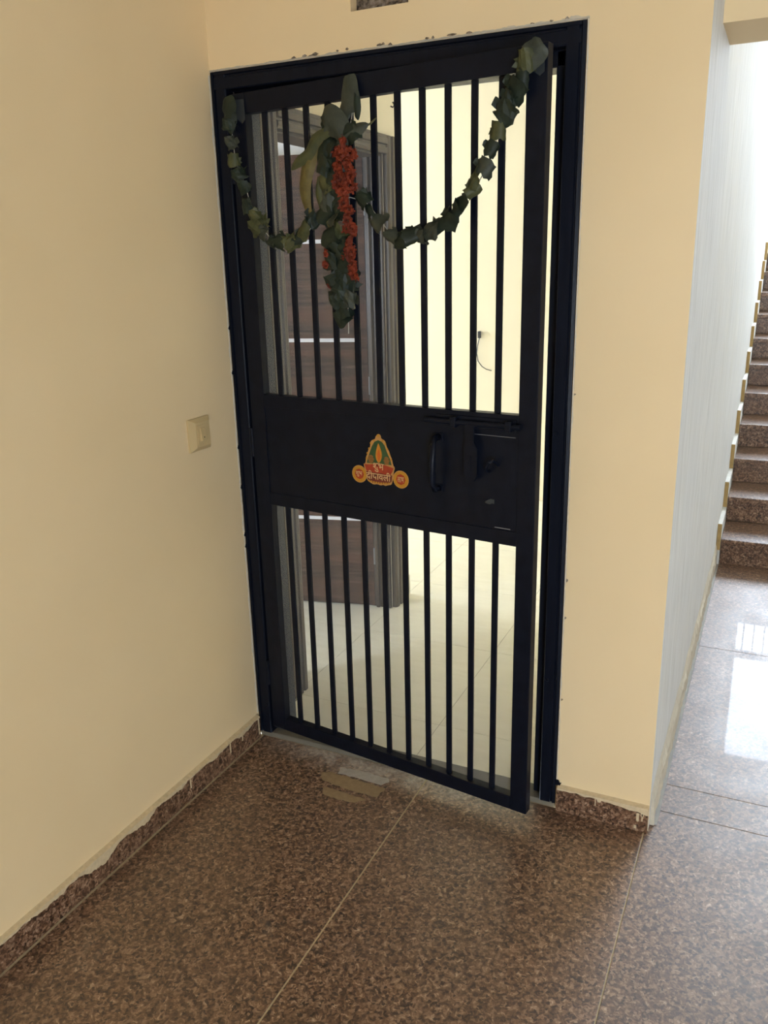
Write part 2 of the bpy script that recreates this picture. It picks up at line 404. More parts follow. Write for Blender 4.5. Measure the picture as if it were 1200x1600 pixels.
# ragged plaster line where the frame meets the walls
def ragged_strip(pts_fn, n, seed, w0, w1):
    bm = B(); r = random.Random(seed); prev = None
    for i in range(n + 1):
        t = i / n; a = noise.noise((t * n * 0.13, seed, 0)) * 0.5 + 0.5
        wd = w0 + (w1 - w0) * a * r.uniform(0.6, 1.0)
        p, q, u = pts_fn(t, wd)
        cur = [bm.verts.new(p), bm.verts.new(q), bm.verts.new(u)]
        if prev:
            bm.faces.new([prev[0], cur[0], cur[1], prev[1]]); bm.faces.new([prev[1], cur[1], cur[2], prev[2]])
        prev = cur
    return bm
obj('plaster_edge', ragged_strip(lambda t, wd: ((0.0009, -0.003 - wd, 0.09 + 2.0 * t), (0.0028, -0.004 - wd * 0.3, 0.09 + 2.0 * t), (0.0006, -0.0005, 0.09 + 2.0 * t)), 280, 2, 0.001, 0.014), M['plaster'], wf)
obj('plaster_edge', ragged_strip(lambda t, wd: ((1.051 + wd, -0.0006, 0.09 + 2.01 * t), (1.0505 + wd * 0.3, -0.0028, 0.09 + 2.01 * t), (1.0502, 0.001, 0.09 + 2.01 * t)), 260, 4, 0.0004, 0.0065), M['plaster'], wf)
obj('plaster_edge', ragged_strip(lambda t, wd: ((0.0 + 1.055 * t, -0.0006, 2.101 + wd * (0.6 + 1.4 * max(0, t - 0.6))), (0.0 + 1.055 * t, -0.003, 2.1006 + wd * 0.4), (0.0 + 1.055 * t, 0.001, 2.0995)), 220, 9, 0.0004, 0.013), M['plaster'], wf)
bm = B(); r = random.Random(8)
for i in range(16):
    x = r.uniform(0.25, 1.04); z = 2.1025 + r.uniform(0, 0.005); l = r.uniform(0.006, 0.03)
    prism(bm, [(x, z), (x + l * 0.5, z - 0.002), (x + l, z + 0.001), (x + l * 0.6, z + r.uniform(0.002, 0.006)), (x + l * 0.2, z + 0.003)], 'y', -0.0016, 0.0)
for i in range(4):
    z = r.uniform(0.35, 1.35); l = r.uniform(0.004, 0.012)
    prism(bm, [(1.055, z), (1.059, z + 0.002), (1.060, z + l * 0.7), (1.056, z + l)], 'y', -0.0016, 0.0)
obj('chipped_plaster', bm, M['mortar'], wf)['kind'] = 'stuff'

# ------------------------------------------------------------------ the flat beyond the gate
struct('floor_flat', boxes((0.0, 1.05, 0.06, 0.23, -0.08, -0.001), (-4.75, -3.35, 1.27, 3.35, -0.08, -0.001), (-3.35, 1.119, 0.23, 3.35, -0.08, -0.001), (-3.35, -0.03, -1.75, 0.36, -0.08, -0.001)), M['greygrout'])
ff = bpy.data.objects['floor_flat']
ys = [0.0755, 0.297, 0.917, 1.537, 2.157, 2.777, 3.2]
for y0, y1 in zip(ys, ys[1:]):
    for x0, x1 in ((-0.03, 0.56), (0.56, 1.119)): slab(ff, x0 if y0 > 0.2 else max(x0, 0.0), x1 if y0 > 0.2 else min(x1, 1.05), y0, y1, M['tile'], g=0.0008, bev=0.0006)
for y0, y1 in zip(ys[3:], ys[4:]):
    for x0, x1 in ((-1.24, -0.64), (-0.64, -0.03)): slab(ff, x0, x1, y0, y1, M['tile'], g=0.0008, bev=0.0006)
for x0, x1 in ((-1.24, -0.64), (-0.64, -0.03)): slab(ff, x0, x1, 1.37, 1.537, M['tile'], g=0.0008, bev=0.0006)
for y0, y1 in ((-0.323, 0.297), (0.297, 0.917), (0.917, 1.27)):
    for x0, x1 in ((-1.84, -1.24), (-1.24, -0.64), (-0.64, -0.03)): slab(ff, x0, min(x1, -0.15) if y0 < 0 else x1, y0, y1, M['tile'], g=0.0008, bev=0.0006)
struct('wall_entry', boxes((-0.15, -0.03, 0.2, 0.36, 0, 2.75), (-0.15, -0.03, 1.19, 1.37, 0, 2.75), (-0.15, -0.03, 0.36, 1.19, 2.01, 2.75)), M['inwall'])
struct('wall_bedroom', boxes((-3.2, -0.15, 1.27, 1.37, 0, 2.75)), M['bedwall'])
struct('wall_flat_far', boxes((-4.75, 1.119, 3.2, 3.35, 0, 2.75)), M['inwall'])
struct('wall_flat_left', boxes((-3.35, -3.2, -1.75, 1.37, 0, 2.75), (-4.75, -4.6, 1.27, 1.5, 0, 2.75), (-4.75, -4.6, 2.7, 3.35, 0, 2.75), (-4.75, -4.6, 1.5, 2.7, 0, 0.7), (-4.75, -4.6, 1.5, 2.7, 2.2, 2.75), (-4.6, -3.35, 1.27, 1.37, 0, 2.75)), M['inwall'])
struct('wall_flat_back', boxes((-3.2, -2.3, -1.75, -1.6, 0, 2.75), (-1.5, -0.15, -1.75, -1.6, 0, 2.75), (-2.3, -1.5, -1.75, -1.6, 0, 1.1), (-2.3, -1.5, -1.75, -1.6, 1.9, 2.75)), M['bedwall'])
struct('ceiling_flat', boxes((-4.75, -3.35, 1.27, 3.35, 2.75, 2.9), (-3.35, -0.15, -1.75, 3.35, 2.75, 2.9), (-0.15, 1.119, 0.23, 3.35, 2.75, 2.9)), M['ceil'])
bi = skirting('baseboard_entry', [(-0.03, -0.020, 1.305, 1.372, 0, 0.10), (-0.6, -0.020, 1.37, 1.380, 0, 0.10)], M['inskirt'], 'y')
# marble sill under the gate
struct('trim_1', box(B(), 0.0, 1.05, 0.006, 0.074, -0.03, 0.014, 0.003), M['sill'])
# inner wooden lining of the entrance
lin = empty('inner_door_lining', (0.5, 0.17, 0.014)); tag(lin, 'grey brown wooden lining of the entrance behind the barred gate', 'door frame')
def off(o, loc):
    o.matrix_parent_inverse = Matrix.Translation(loc).inverted(); return o
for a in ((-0.03, 0.022, 0.138, 0.199, 0.014, 2.10), (1.0, 1.05, 0.138, 0.2, 0.014, 2.10), (0.022, 1.0, 0.138, 0.2, 2.055, 2.10)):
    a = list(a)
    if a[0] < 0: a[0] = 0.001
    off(obj('jamb' if a[1] - a[0] < 0.1 else 'head', box(B(), *a, 0.003), M['teak'], lin), lin.location)
# side doorway: grooved casing
fr = empty('side_door_frame', (-0.03, 0.77, 0)); tag(fr, 'grooved grey brown wooden frame around the side doorway inside', 'door frame')
def casing(bm, prof, axis, a, b): return prism(bm, prof, axis, a, b)
def prof(u0, sgn):   # (distance across, proud) grooved section
    P = [(0, 0), (0, 0.018), (0.012, 0.024), (0.03, 0.024), (0.034, 0.017), (0.044, 0.017), (0.048, 0.026), (0.078, 0.026), (0.082, 0.020), (0.098, 0.020), (0.100, 0)]
    return [(u0 + sgn * a, b) for a, b in P]
e = 0.0005
# profile in (y, x)
def vertical_casing(u0, sgn):
    bm = B(); P = prof(u0, sgn); z0, z1 = 0.0, 2.0095 + 0.06
    A = [bm.verts.new((-0.03 + e + b, a, z0)) for a, b in P]; C = [bm.verts.new((-0.03 + e + b, a, z1)) for a, b in P]
    n = len(P); bm.faces.new(A); bm.faces.new(C[::-1])
    for i in range(n): bm.faces.new([A[i], C[i], C[(i + 1) % n], A[(i + 1) % n]])
    return bm
off(obj('casing', vertical_casing(0.358, -1), M['teak'], fr), fr.location)
off(obj('casing', vertical_casing(1.192, 1), M['teak'], fr), fr.location)
bm = B(); P = [(2.0 + a * 0.72, b) for a, b in [(x, y) for x, y in prof(0, 1)]]
A = [bm.verts.new((-0.03 + e + b, 0.3585, a)) for a, b in P]; C = [bm.verts.new((-0.03 + e + b, 1.1915, a)) for a, b in P]
n = len(P); bm.faces.new(A); bm.faces.new(C[::-1])
for i in range(n): bm.faces.new([A[i], C[i], C[(i + 1) % n], A[(i + 1) % n]])
off(obj('casing', bm, M['teak'], fr), fr.location)
for a in ((-0.149, -0.031, 0.361, 0.378, 0, 2.008), (-0.149, -0.031, 1.172, 1.189, 0, 2.008), (-0.149, -0.031, 0.378, 1.172, 1.99, 2.008), (-0.10, -0.085, 1.16, 1.172, 0, 1.99)):
    off(obj('lining', box(B(), *a, 0.002), M['teak'], fr), fr.location)
# walnut door leaf, open into the side room
lf = empty('walnut_door', (-0.112, 1.168, 0.006), math.atan2(-0.230, -0.973))
tag(lf, 'dark walnut laminate door with white metal strips, standing open inside', 'door')
LW = 0.80
zs = [0.0, 0.428, 0.838, 1.248, 1.662, 2.008]
for i, (a, b) in enumerate(zip(zs, zs[1:])):
    obj('door_panel', box(B(), 0, LW, -0.036, -0.001, a + (0.008 if i else 0), b - (0.008 if i < 4 else 0), 0.0008), M['walnut'], lf)
for z in zs[1:-1]: obj('metal_strip', box(B(), 0.03, LW, -0.0355, 0.0008, z - 0.0079, z + 0.0079, 0.0008), M['alu'], lf)
for z in zs[1:-1]: obj('strip_end', box(B(), 0.0, 0.0299, -0.035, -0.0012, z - 0.0079, z + 0.0079), M['walnut'], lf)
for z in (0.25, 1.05, 1.8): obj('hinge', tube(B(), [(-0.006, 0.004, z - 0.04), (-0.006, 0.004, z + 0.04)], 0.005), M['steel'], lf)
# loose cable from the far wall
cb = empty('wall_cable', (-0.287, 3.2, 1.077)); tag(cb, 'thin black cable with a plug hanging from the far room wall', 'cable')
obj('plug', box(B(), -0.009, 0.009, -0.022, -0.001, 0.0, 0.045, 0.003), M['black'], cb)
obj('wire', tube(B(), [(0.0, -0.012, 0.0), (-0.012, -0.012, -0.05), (-0.017, -0.012, -0.10), (-0.008, -0.012, -0.15), (0.02, -0.012, -0.185), (0.05, -0.010, -0.203), (0.085, -0.006, -0.212)], 0.003, 6), M['black'], cb)

# ------------------------------------------------------------------ stairs
ST_Y, ST_T, ST_H, NS = 2.346, 0.33666, 0.14213, 11
st = empty('staircase', (1.95, ST_Y, 0)); tag(st, 'brown granite staircase climbing beside the white wall', 'stairs')
SX1 = 2.6
body = [(ST_Y + 0.045, 0)]
for k in range(NS):
    body += [(ST_Y + 0.045 + k * ST_T, (k + 1) * ST_H - 0.031), (ST_Y + 0.045 + (k + 1) * ST_T if k < NS - 1 else 7.099, (k + 1) * ST_H - 0.031)]
body += [(7.099, 0)]
off(obj('concrete_core', prism(B(), body, 'x', X2 + 0.001, SX1), M['plaster'], st), st.location)
tread = None; riser = None
for k in range(NS):
    y = ST_Y + k * ST_T; z = k * ST_H
    dep = ST_T + 0.02 if k < NS - 1 else 7.09 - y
    off(obj('riser', box(B(), X2 + 0.022, SX1, y + 0.022, y + 0.044, z + 0.0005, z + ST_H - 0.0305, 0.001), M['step'], st), st.location)
    off(obj('tread', box(B(), X2 + 0.022, SX1 + 0.01, y, y + dep, z + ST_H - 0.030, z + ST_H, 0.004), M['step'], st), st.location)
    o = off(obj('skirting_piece', box(B(), X2 + 0.0005, X2 + 0.021, y - 0.012, y - 0.012 + ST_T, z + 0.085, z + 0.228, 0.001), M['white'], st), st.location)
    two_tone(o, [M['white'], M['ochre']], lambda f: f.normal.y < -0.9)
    off(obj('stringer_plaster', boxes((X2 + 0.0005, X2 + 0.020, y + 0.0, y + ST_T - 0.013, max(z - 0.06, 0.0), z + 0.0845)), M['white'], st), st.location)

# ------------------------------------------------------------------ steel door frame
dfm = empty('steel_door_frame', (0.525, 0.04, 0)); tag(dfm, 'dark navy painted steel door frame set in the cream wall', 'door frame')
def fpart(name, bm): return off(obj(name, bm, M['frame'], dfm), dfm.location)
# jamb sections (x, y): outer lip, groove, flat, rebate, stop
def jamb(x_out, s, z1, z0=0.002):
    P = [(0.0015, 0.0), (0.010, -0.002), (0.012, 0.004), (0.016, 0.004), (0.018, -0.001), (0.046, -0.001), (0.049, 0.002), (0.049, 0.036), (0.052, 0.038), (0.075, 0.038), (0.078, 0.041), (0.078, 0.120), (0.0015, 0.120)]
    bm = B(); return prism(bm, [(x_out + s * a, b) for a, b in P], 'z', z0, z1)
fpart('jamb', jamb(0.0, 1, 2.0985, 0.0145)); fpart('jamb', jamb(1.05, -1, 2.0985, 0.0145))
bm = B(); P = [(0.0015, -0.0003), (0.010, -0.0023), (0.012, 0.0037), (0.016, 0.0037), (0.018, -0.0013), (0.046, -0.0013), (0.049, 0.0017), (0.049, 0.036), (0.052, 0.038), (0.082, 0.038), (0.085, 0.041), (0.085, 0.1197), (0.0015, 0.1197)]
P = [(b, 2.1 - a) for a, b in P]
prism(bm, P, 'x', 0.012, 1.038); fpart('head', bm)
for (xx, zz) in ((1.012, 0.42), (1.012, 1.14), (0.04, 0.12)): fpart('bolt_head', tube(B(), [(xx, -0.0012, zz), (xx, -0.004, zz)], [0.006, 0.004], 10))
# torn bits where frame was chipped
fpart('chipped_corner', prism(B(), [(1.049, 0.10), (1.058, 0.098), (1.061, 0.09), (1.066, 0.091), (1.062, 0.082), (1.059, 0.078), (1.049, 0.082)], 'y', -0.004, -0.0005))
for z in (1.40, 1.265, 1.03, 0.74, 0.70, 0.9):
    fpart('paint_blob', prism(B(), [(-0.008, z), (-0.003, z + 0.006), (0.0, z + 0.007), (0.0, z - 0.005), (-0.005, z - 0.006)], 'x', 0.0005, 0.003))

# ------------------------------------------------------------------ the barred gate
GA, GX, GY = 0.1342, 0.06, -0.0023
GW, ZB, ZT, Z1, Z2, Z3, Z4, SR, SL = 0.943, 0.0462, 2.0369, 1.983, 1.204, 0.855, 0.0895, 0.0502, 0.055
gt = empty('barred_gate', (GX, GY, 0), -GA)
tag(gt, 'black navy steel barred gate standing slightly open in its frame', 'gate')
def gp(name, bm, mat=None, parent=None, smooth=False): return obj(name, bm, mat or M['gate'], parent or gt, smooth)
gp('stile', box(B(), 0.0, SL, 0, 0.03, ZB, ZT, 0.002))
gp('stile', box(B(), GW - SR, GW, 0, 0.03, ZB, ZT, 0.002))
gp('top_rail', box(B(), SL, GW - SR, 0.0005, 0.0295, Z1, ZT - 0.0005, 0.002))
gp('bottom_rail', box(B(), SL, GW - SR, 0.0005, 0.0295, ZB, Z4, 0.002))
gp('middle_rail', box(B(), SL, GW - SR, 0.0005, 0.0295, Z2 - 0.038, Z2, 0.0015))
gp('middle_rail', box(B(), SL, GW - SR, 0.0005, 0.0295, Z3, Z3 + 0.040, 0.0015))
gp('sheet_panel', box(B(), SL, GW - SR, 0.0035, 0.010, Z3 + 0.040, Z2 - 0.038))
for i in range(11):
    s = 0.1135 + 0.0715 * i
    gp('bar', box(B(), s - 0.008, s + 0.008, 0.010, 0.019, Z2, Z1, 0.001))
    gp('bar', box(B(), s - 0.008, s + 0.008, 0.010, 0.019, Z4, Z3, 0.001))
gp('mesh_screen', boxes((SL - 0.01, GW - SR + 0.01, 0.0302, 0.0306, Z2 - 0.01, Z1 + 0.01)), M['mesh'])
gp('mesh_screen', boxes((SL - 0.01, GW - SR + 0.01, 0.0302, 0.0306, Z4 - 0.01, Z3 + 0.01)), M['mesh'])
for z in (0.25, 1.05, 1.85): gp('hinge', tube(B(), [(-0.006, 0.002, z - 0.045), (-0.006, 0.002, z + 0.045)], 0.006, 10))
# sliding bolt with its hasp
bt = gp('slide_bolt', tube(B(), [(0.628, -0.012, 1.176), (0.905, -0.012, 1.176)], 0.0075, 12))
gp('bolt_plate', box(B(), 0.655, 0.888, -0.004, 0.0003, 1.160, 1.192, 0.001), None, bt)
for s in (0.715, 0.872): gp('staple', box(B(), s - 0.009, s + 0.009, -0.021, -0.001, 1.162, 1.190, 0.004), None, bt)
hs = gp('hasp', prism(B(), [(0.750, 1.172), (0.776, 1.172), (0.776, 1.128), (0.786, 1.112), (0.786, 1.04), (0.778, 1.022), (0.758, 1.022), (0.748, 1.04), (0.748, 1.112), (0.752, 1.128)], 'y', -0.018, -0.012))
gp('hasp_slot', box(B(), 0.761, 0.769, -0.0195, -0.0181, 1.050, 1.092, 0.0005), M['gate'], hs)
# padlock staple beside it
gp('lock_staple', tube(B(), [(0.812, 0.003, 1.050), (0.812, -0.015, 1.055), (0.815, -0.024, 1.066), (0.826, -0.027, 1.082), (0.833, -0.022, 1.086), (0.836, -0.012, 1.080), (0.837, 0.003, 1.068)], 0.004, 8))
# pull handle
hd = gp('pull_handle', tube(B(), [(0.662, 0.002, 1.130), (0.662, -0.020, 1.128), (0.662, -0.032, 1.110), (0.662, -0.035, 1.06), (0.662, -0.032, 1.005), (0.662, -0.020, 0.988), (0.662, 0.002, 0.986)], 0.009, 10), smooth=True)
gp('handle_foot', box(B(), 0.648, 0.676, -0.001, 0.004, 1.118, 1.140, 0.002), None, hd); gp('handle_foot', box(B(), 0.648, 0.676, -0.001, 0.004, 0.976, 0.998, 0.002), None, hd)
# torn tape left on the sheet
gp('tape_scrap', prism(B(), [(0.803, 0.968), (0.818, 0.977), (0.829, 0.975), (0.829, 0.963), (0.822, 0.965), (0.816, 0.961), (0.803, 0.963)], 'y', 0.0015, 0.0034), M['cleartape'])
gp('seam_line', boxes((0.765, 0.885, 0.0029, 0.0034, 1.1450, 1.1462)), M['steel']); gp('seam_line', boxes((0.83, 0.875, 0.0029, 0.0034, 0.8985, 0.9005)), M['steel'])  # thin lines paler than the gate, set along the panel seams
gp('hook', tube(B(), [(0.517, 0.033, 1.966), (0.520, 0.036, 1.960), (0.516, 0.036, 1.954), (0.510, 0.034, 1.957)], 0.0022, 6), M['black'])

ca, sa = math.cos(GA), math.sin(GA)
def gworld(s, d, z): return Vector((GX + s * ca + d * sa, GY - s * sa + d * ca, z))
def gthing(name, s, z, label, cat):
    o = empty(name, gworld(s, 0, z), -GA); tag(o, label, cat); o['_'] = 0; del o['_']; return o, Matrix.Translation((-s, 0, -z))
def gobj(name, bm, mat, parent, T, smooth=False):
    bmesh.ops.transform(bm, matrix=T, verts=bm.verts[:]); return obj(name, bm, mat, parent, smooth)

# ------------------------------------------------------------------ festival sticker
sk, T = gthing('festival_sticker', 0.467, 0.969, 'orange and gold oil lamp festival sticker on the gate panel', 'sticker')
def flat(name, poly, mat, d, parent=None, inset=0.0):
    if inset:
        cx = sum(p[0] for p in poly) / len(poly); cz = sum(p[1] for p in poly) / len(poly)
        poly = [(cx + (x - cx) * (1 - inset), cz + (z - cz) * (1 - inset)) for x, z in poly]
    return gobj(name, prism(B(), poly, 'y', d, d + 0.0004), mat, parent or sk, T)
# smooth helper for outlines
def smooth_poly(p, it=1):
    for _ in range(it):
        q = []
        for a, b in zip(p, p[1:] + p[:1]):
            q += [(a[0] * 0.75 + b[0] * 0.25, a[1] * 0.75 + b[1] * 0.25), (a[0] * 0.25 + b[0] * 0.75, a[1] * 0.25 + b[1] * 0.75)]
        p = q
    return p
outline = [(0.4667, 1.1195), (0.4752, 1.1153), (0.4761, 1.1055), (0.4887, 1.1017), (0.4925, 1.0892), (0.4972, 1.0778), (0.5022, 1.0723), (0.506, 1.0588), (0.5108, 1.0513), (0.5141, 1.0327), (0.5206, 1.0264), (0.5163, 1.0139), (0.5145, 1.002), (0.5110, 0.984), (0.5073, 0.9754), (0.4944, 0.9728), (0.4873, 0.9694), (0.4790, 0.9722), (0.4708, 0.9690), (0.4600, 0.9722), (0.447, 0.9689), (0.4352, 0.9736), (0.4257, 0.9787), (0.4200, 0.992), (0.4180, 1.010), (0.4135, 1.0266), (0.4208, 1.0295), (0.423, 1.048), (0.4285, 1.058), (0.4314, 1.0692), (0.4370, 1.076), (0.439, 1.084), (0.4414, 1.0979), (0.4549, 1.1015), (0.4583, 1.1118)]
flat('backing', smooth_poly(outline), M['s_border'], 0.0030)
arch = [(0.4661, 1.1010), (0.4785, 1.0970), (0.4875, 1.0875), (0.4920, 1.0751), (0.4980, 1.0618), (0.5045, 1.0505), (0.5095, 1.0330), (0.4252, 1.0310), (0.4290, 1.0448), (0.4370, 1.0638), (0.4440, 1.0807), (0.4530, 1.0945)]
flat('arch_print', arch, M['s_green'], 0.0025)
# scalloped golden beads around the arch
bm = B()
for (x, z, r) in ((0.4667, 1.1135, 0.0042), (0.4520, 1.0990, 0.003), (0.4810, 1.1000, 0.003), (0.4410, 1.0900, 0.003), (0.4900, 1.0920, 0.003), (0.4350, 1.0740, 0.003), (0.4960, 1.0780, 0.003), (0.4290, 1.0600, 0.003), (0.5020, 1.0640, 0.003), (0.4255, 1.0450, 0.003), (0.5080, 1.0480, 0.003)):
    prism(bm, [(x + r * math.cos(a * math.pi / 6), z + r * math.sin(a * math.pi / 6)) for a in range(12)], 'y', 0.0021, 0.0026)
gobj('bead_print', bm, M['s_yellow'], sk, T)
ochre_print = plain('sticker ochre print', (0.22, 0.095, 0.02, 1), 0.4, 0.4, 0.4, 90)
for (x, z, rx, rz) in ((0.4400, 1.0440, 0.010, 0.012), (0.4930, 1.0440, 0.009, 0.012)):
    flat('petal_print', [(x + rx * math.cos(a * math.pi / 8) * (1 + 0.18 * math.cos(a * math.pi)), z + rz * math.sin(a * math.pi / 8)) for a in range(16)], ochre_print, 0.0022)
flat('flame_print', smooth_poly([(0.4666, 1.0950), (0.4729, 1.0793), (0.4775, 1.0678), (0.4785, 1.0538), (0.473, 1.0400), (0.467, 1.0350), (0.4600, 1.0400), (0.4560, 1.0536), (0.4582, 1.0679), (0.4622, 1.0803)]), M['s_flame'], 0.0019)
flat('flame_core', smooth_poly([(0.4672, 1.0767), (0.4716, 1.0652), (0.4724, 1.0512), (0.4675, 1.0380), (0.4625, 1.0502), (0.4631, 1.0643)]), M['s_core'], 0.0015)
bowl = [(0.4150, 1.0275), (0.4347, 1.0285), (0.4657, 1.0355), (0.489, 1.0318), (0.5195, 1.0258), (0.5150, 1.0136), (0.5069, 1.0030), (0.4883, 1.0000), (0.4601, 1.0000), (0.434, 1.0020), (0.4200, 1.0100)]
flat('bowl_rim', bowl, M['s_border'], 0.0015)
flat('bowl_print', bowl, M['s_red'], 0.0011, inset=0.06)
base = [(0.4231, 1.0072), (0.5115, 1.0033), (0.5087, 0.9847), (0.4945, 0.9769), (0.4733, 0.9742), (0.4448, 0.9748), (0.4283, 0.9831)]
flat('base_print', base, M['s_maroon'], 0.0007)
bm = B()
for i in range(9):
    x = 0.433 + i * 0.0083; z = 0.9795 - 0.003 * math.sin(math.pi * i / 8)
    prism(bm, [(x + 0.0034 * math.cos(a * math.pi / 5), z + 0.0026 * math.sin(a * math.pi / 5)) for a in range(10)], 'y', 0.0003, 0.0007)
gobj('bead_print', bm, M['s_yellow'], sk, T)
for nm, cx, cz in (('l', 0.3985, 0.9951), ('r', 0.5393, 0.9949)):
    def disc(r, n=28, wob=0.0): return [(cx + r * (1 + wob * math.cos(8 * 2 * math.pi * k / n)) * math.cos(2 * math.pi * k / n), cz + r * (1 + wob * math.cos(8 * 2 * math.pi * k / n)) * math.sin(2 * math.pi * k / n)) for k in range(n)]
    md = flat('medallion', disc(0.0258), M['s_border'], 0.0026)
    for nm2, rr, mt, d in (('ring_print', 0.0236, M['s_yellow'], 0.0022), ('centre_print', 0.0150, M['s_red'], 0.0018)):
        flat(nm2, disc(rr, 32, 0.04 if rr < 0.02 else 0), mt, d, md)
def lettering(txt, s0, z0, width, height, d, shear, mat, name='lettering'):
    cu = bpy.data.curves.new('lettering', 'FONT'); cu.body = txt; cu.size = 1.0; cu.resolution_u = 4; cu.offset = 0.012
    to = bpy.data.objects.new('lettering_source', cu); COL.objects.link(to)
    bpy.context.view_layer.update()
    me = bpy.data.meshes.new_from_object(to.evaluated_get(bpy.context.evaluated_depsgraph_get()))
    bpy.data.objects.remove(to); bpy.data.curves.remove(cu)
    xs = [v.co.x for v in me.vertices]; ysv = [v.co.y for v in me.vertices]
    x0, x1, y0, y1 = min(xs), max(xs), min(ysv), max(ysv)
    kx = width / (x1 - x0); ky = height / (y1 - y0)
    for v in me.vertices:
        x = (v.co.x - x0) * kx; z = (v.co.y - y0) * ky
        v.co = T @ Vector((s0 + x, d, z0 + z + shear * x))
    me.materials.clear(); me.materials.append(mat)
    return link(name, me, None, sk)
TEXTS = [('\u0936\u0941\u092d', 0.4485, 1.0085, 0.036, 0.026, 0.0001, -0.02), ('\u0926\u0940\u092a\u093e\u0935\u0932\u0940', 0.4245, 0.9850, 0.083, 0.0265, -0.0004, -0.02),
         ('\u0936\u0941\u092d', 0.3870, 0.9870, 0.0225, 0.0165, 0.0012, 0.0), ('\u0932\u093e\u092d', 0.5290, 0.9870, 0.021, 0.0155, 0.0012, 0.0)]
for tx in TEXTS: lettering(*tx, M['s_text'])

# ------------------------------------------------------------------ leaf garland
def crumpled(seed, w=1.0, h=1.0, wrap=3.4):
    """a dried leaf rolled on itself and threaded: an open, ragged roll about the thread axis (x)"""
    r = random.Random(seed); bm = B(); nu, nv = 7, 5; g = []
    for i in range(nu):
        row = []
        for j in range(nv):
            u = i / (nu - 1); v = j / (nv - 1) - 0.5
            a = wrap * (u - 0.5) + 0.4 * v
            rad = 0.42 * h * (1 + 0.35 * noise.noise((u * 3, v * 3, seed * 1.7)))
            rag = 1 + (r.uniform(-0.32, 0.18) if j in (0, nv - 1) else 0)
            row.append(bm.verts.new((v * w * rag * (1.0 - 0.25 * abs(u - 0.5)), -math.cos(a) * rad * 0.75 + r.uniform(-.04, .04), math.sin(a) * rad + r.uniform(-.05, .05))))
        g.append(row)
    for i in range(nu - 1):
        for j in range(nv - 1): bm.faces.new([g[i][j], g[i][j + 1], g[i + 1][j + 1], g[i + 1][j]])
    # torn flap
    e_ = g[nu - 1]
    q = [bm.verts.new(v.co + Vector((r.uniform(-.1, .1), -0.1, r.uniform(0.1, 0.35)))) for v in e_[1:4]]
    for k in range(2): bm.faces.new([e_[k + 1], e_[k + 2], q[k + 1], q[k]])
    return bm
ROLLS = []
for k in range(7):
    bm = crumpled(20 + k, wrap=3.0 + 0.35 * (k % 4)); me = bpy.data.meshes.new('leaf'); bm.to_mesh(me); bm.free()
    for f in me.polygons: f.use_smooth = (k % 2 == 0)
    ROLLS.append(me)
RM = {}
def roll(parent, T, s, z, d, size, ang, k, mat, name='leaf'):
    key = (k % 7, mat)
    if key not in RM:
        me = ROLLS[k % 7].copy(); me.materials.append(M[mat]); RM[key] = me
    o = bpy.data.objects.new(name, RM[key]); COL.objects.link(o); o.parent = parent
    o.location = T @ Vector((s, d, z)); o.rotation_euler = (rr.uniform(-0.7, 0.7), ang, rr.uniform(-0.5, 0.5))
    o.scale = (size * rr.uniform(0.8, 1.15), size, size * rr.uniform(0.85, 1.15)); return o
def blade(pts, width, curl=0.25, d0=-0.02, dd=0.0, seed=0, n=14):
    """long leaf blade along a polyline in gate space (s,z)"""
    P = [Vector((s, d0 + dd * i / (len(pts) - 1), z)) for i, (s, z) in enumerate(pts)]
    L = []
    for i in range(n + 1):
        f = i / n * (len(P) - 1); k = min(int(f), len(P) - 2); t = f - k
        p0, p1, p2, p3 = P[max(k - 1, 0)], P[k], P[k + 1], P[min(k + 2, len(P) - 1)]
        L.append(0.5 * ((2 * p1) + (p2 - p0) * t + (2 * p0 - 5 * p1 + 4 * p2 - p3) * t * t + (3 * p1 - p0 - 3 * p2 + p3) * t ** 3))
    bm = B(); rows = []
    for i, p in enumerate(L):
        tg = (L[min(i + 1, n)] - L[max(i - 1, 0)]).normalized(); nr = Vector((tg.z, 0, -tg.x)).normalized()
        t = i / n; hw = width * max(0.05, (math.sin(math.pi * min(1, 0.12 + 0.88 * t)) ** 0.7)) * 0.5
        row = []
        for j in range(5):
            u = j / 2 - 1
            wv = noise.noise((t * 5 + seed, u, seed * 3.1)) * 0.35
            row.append(bm.verts.new(p + nr * hw * u * (1 + 0.2 * wv) + Vector((0, -1, 0)) * (hw * (curl * (1 - abs(u)) * 2 + wv * abs(u)))))
        rows.append(row)
    for a, b in zip(rows, rows[1:]):
        for j in range(4): bm.faces.new([a[j], a[j + 1], b[j + 1], b[j]])
    return bm
rr = random.Random(42)
LEFT = [(0.0047, 2.0168), (0.0131, 1.9588), (0.0176, 1.9088), (0.0203, 1.8635), (0.0405, 1.8233), (0.0521, 1.7938), (0.0665, 1.7418), (0.0831, 1.7136), (0.0975, 1.6872), (0.1237, 1.6604), (0.1529, 1.6439), (0.1824, 1.6361), (0.2145, 1.6369), (0.2424, 1.6495), (0.2703, 1.6686), (0.2912, 1.6893)]
RIGHT = [(0.4564, 1.7326), (0.4815, 1.7079), (0.5102, 1.6753), (0.5425, 1.6396), (0.5753, 1.6354), (0.6039, 1.6406), (0.632, 1.6443), (0.6616, 1.6539), (0.6871, 1.668), (0.7105, 1.6789), (0.7299, 1.6958), (0.749, 1.7197), (0.7678, 1.7417), (0.7846, 1.7593), (0.8027, 1.7892), (0.8236, 1.8293), (0.8329, 1.8614), (0.8547, 1.8971), (0.8637, 1.9229), (0.8774, 1.9411), (0.8892, 1.9659), (0.9006, 1.9993)]
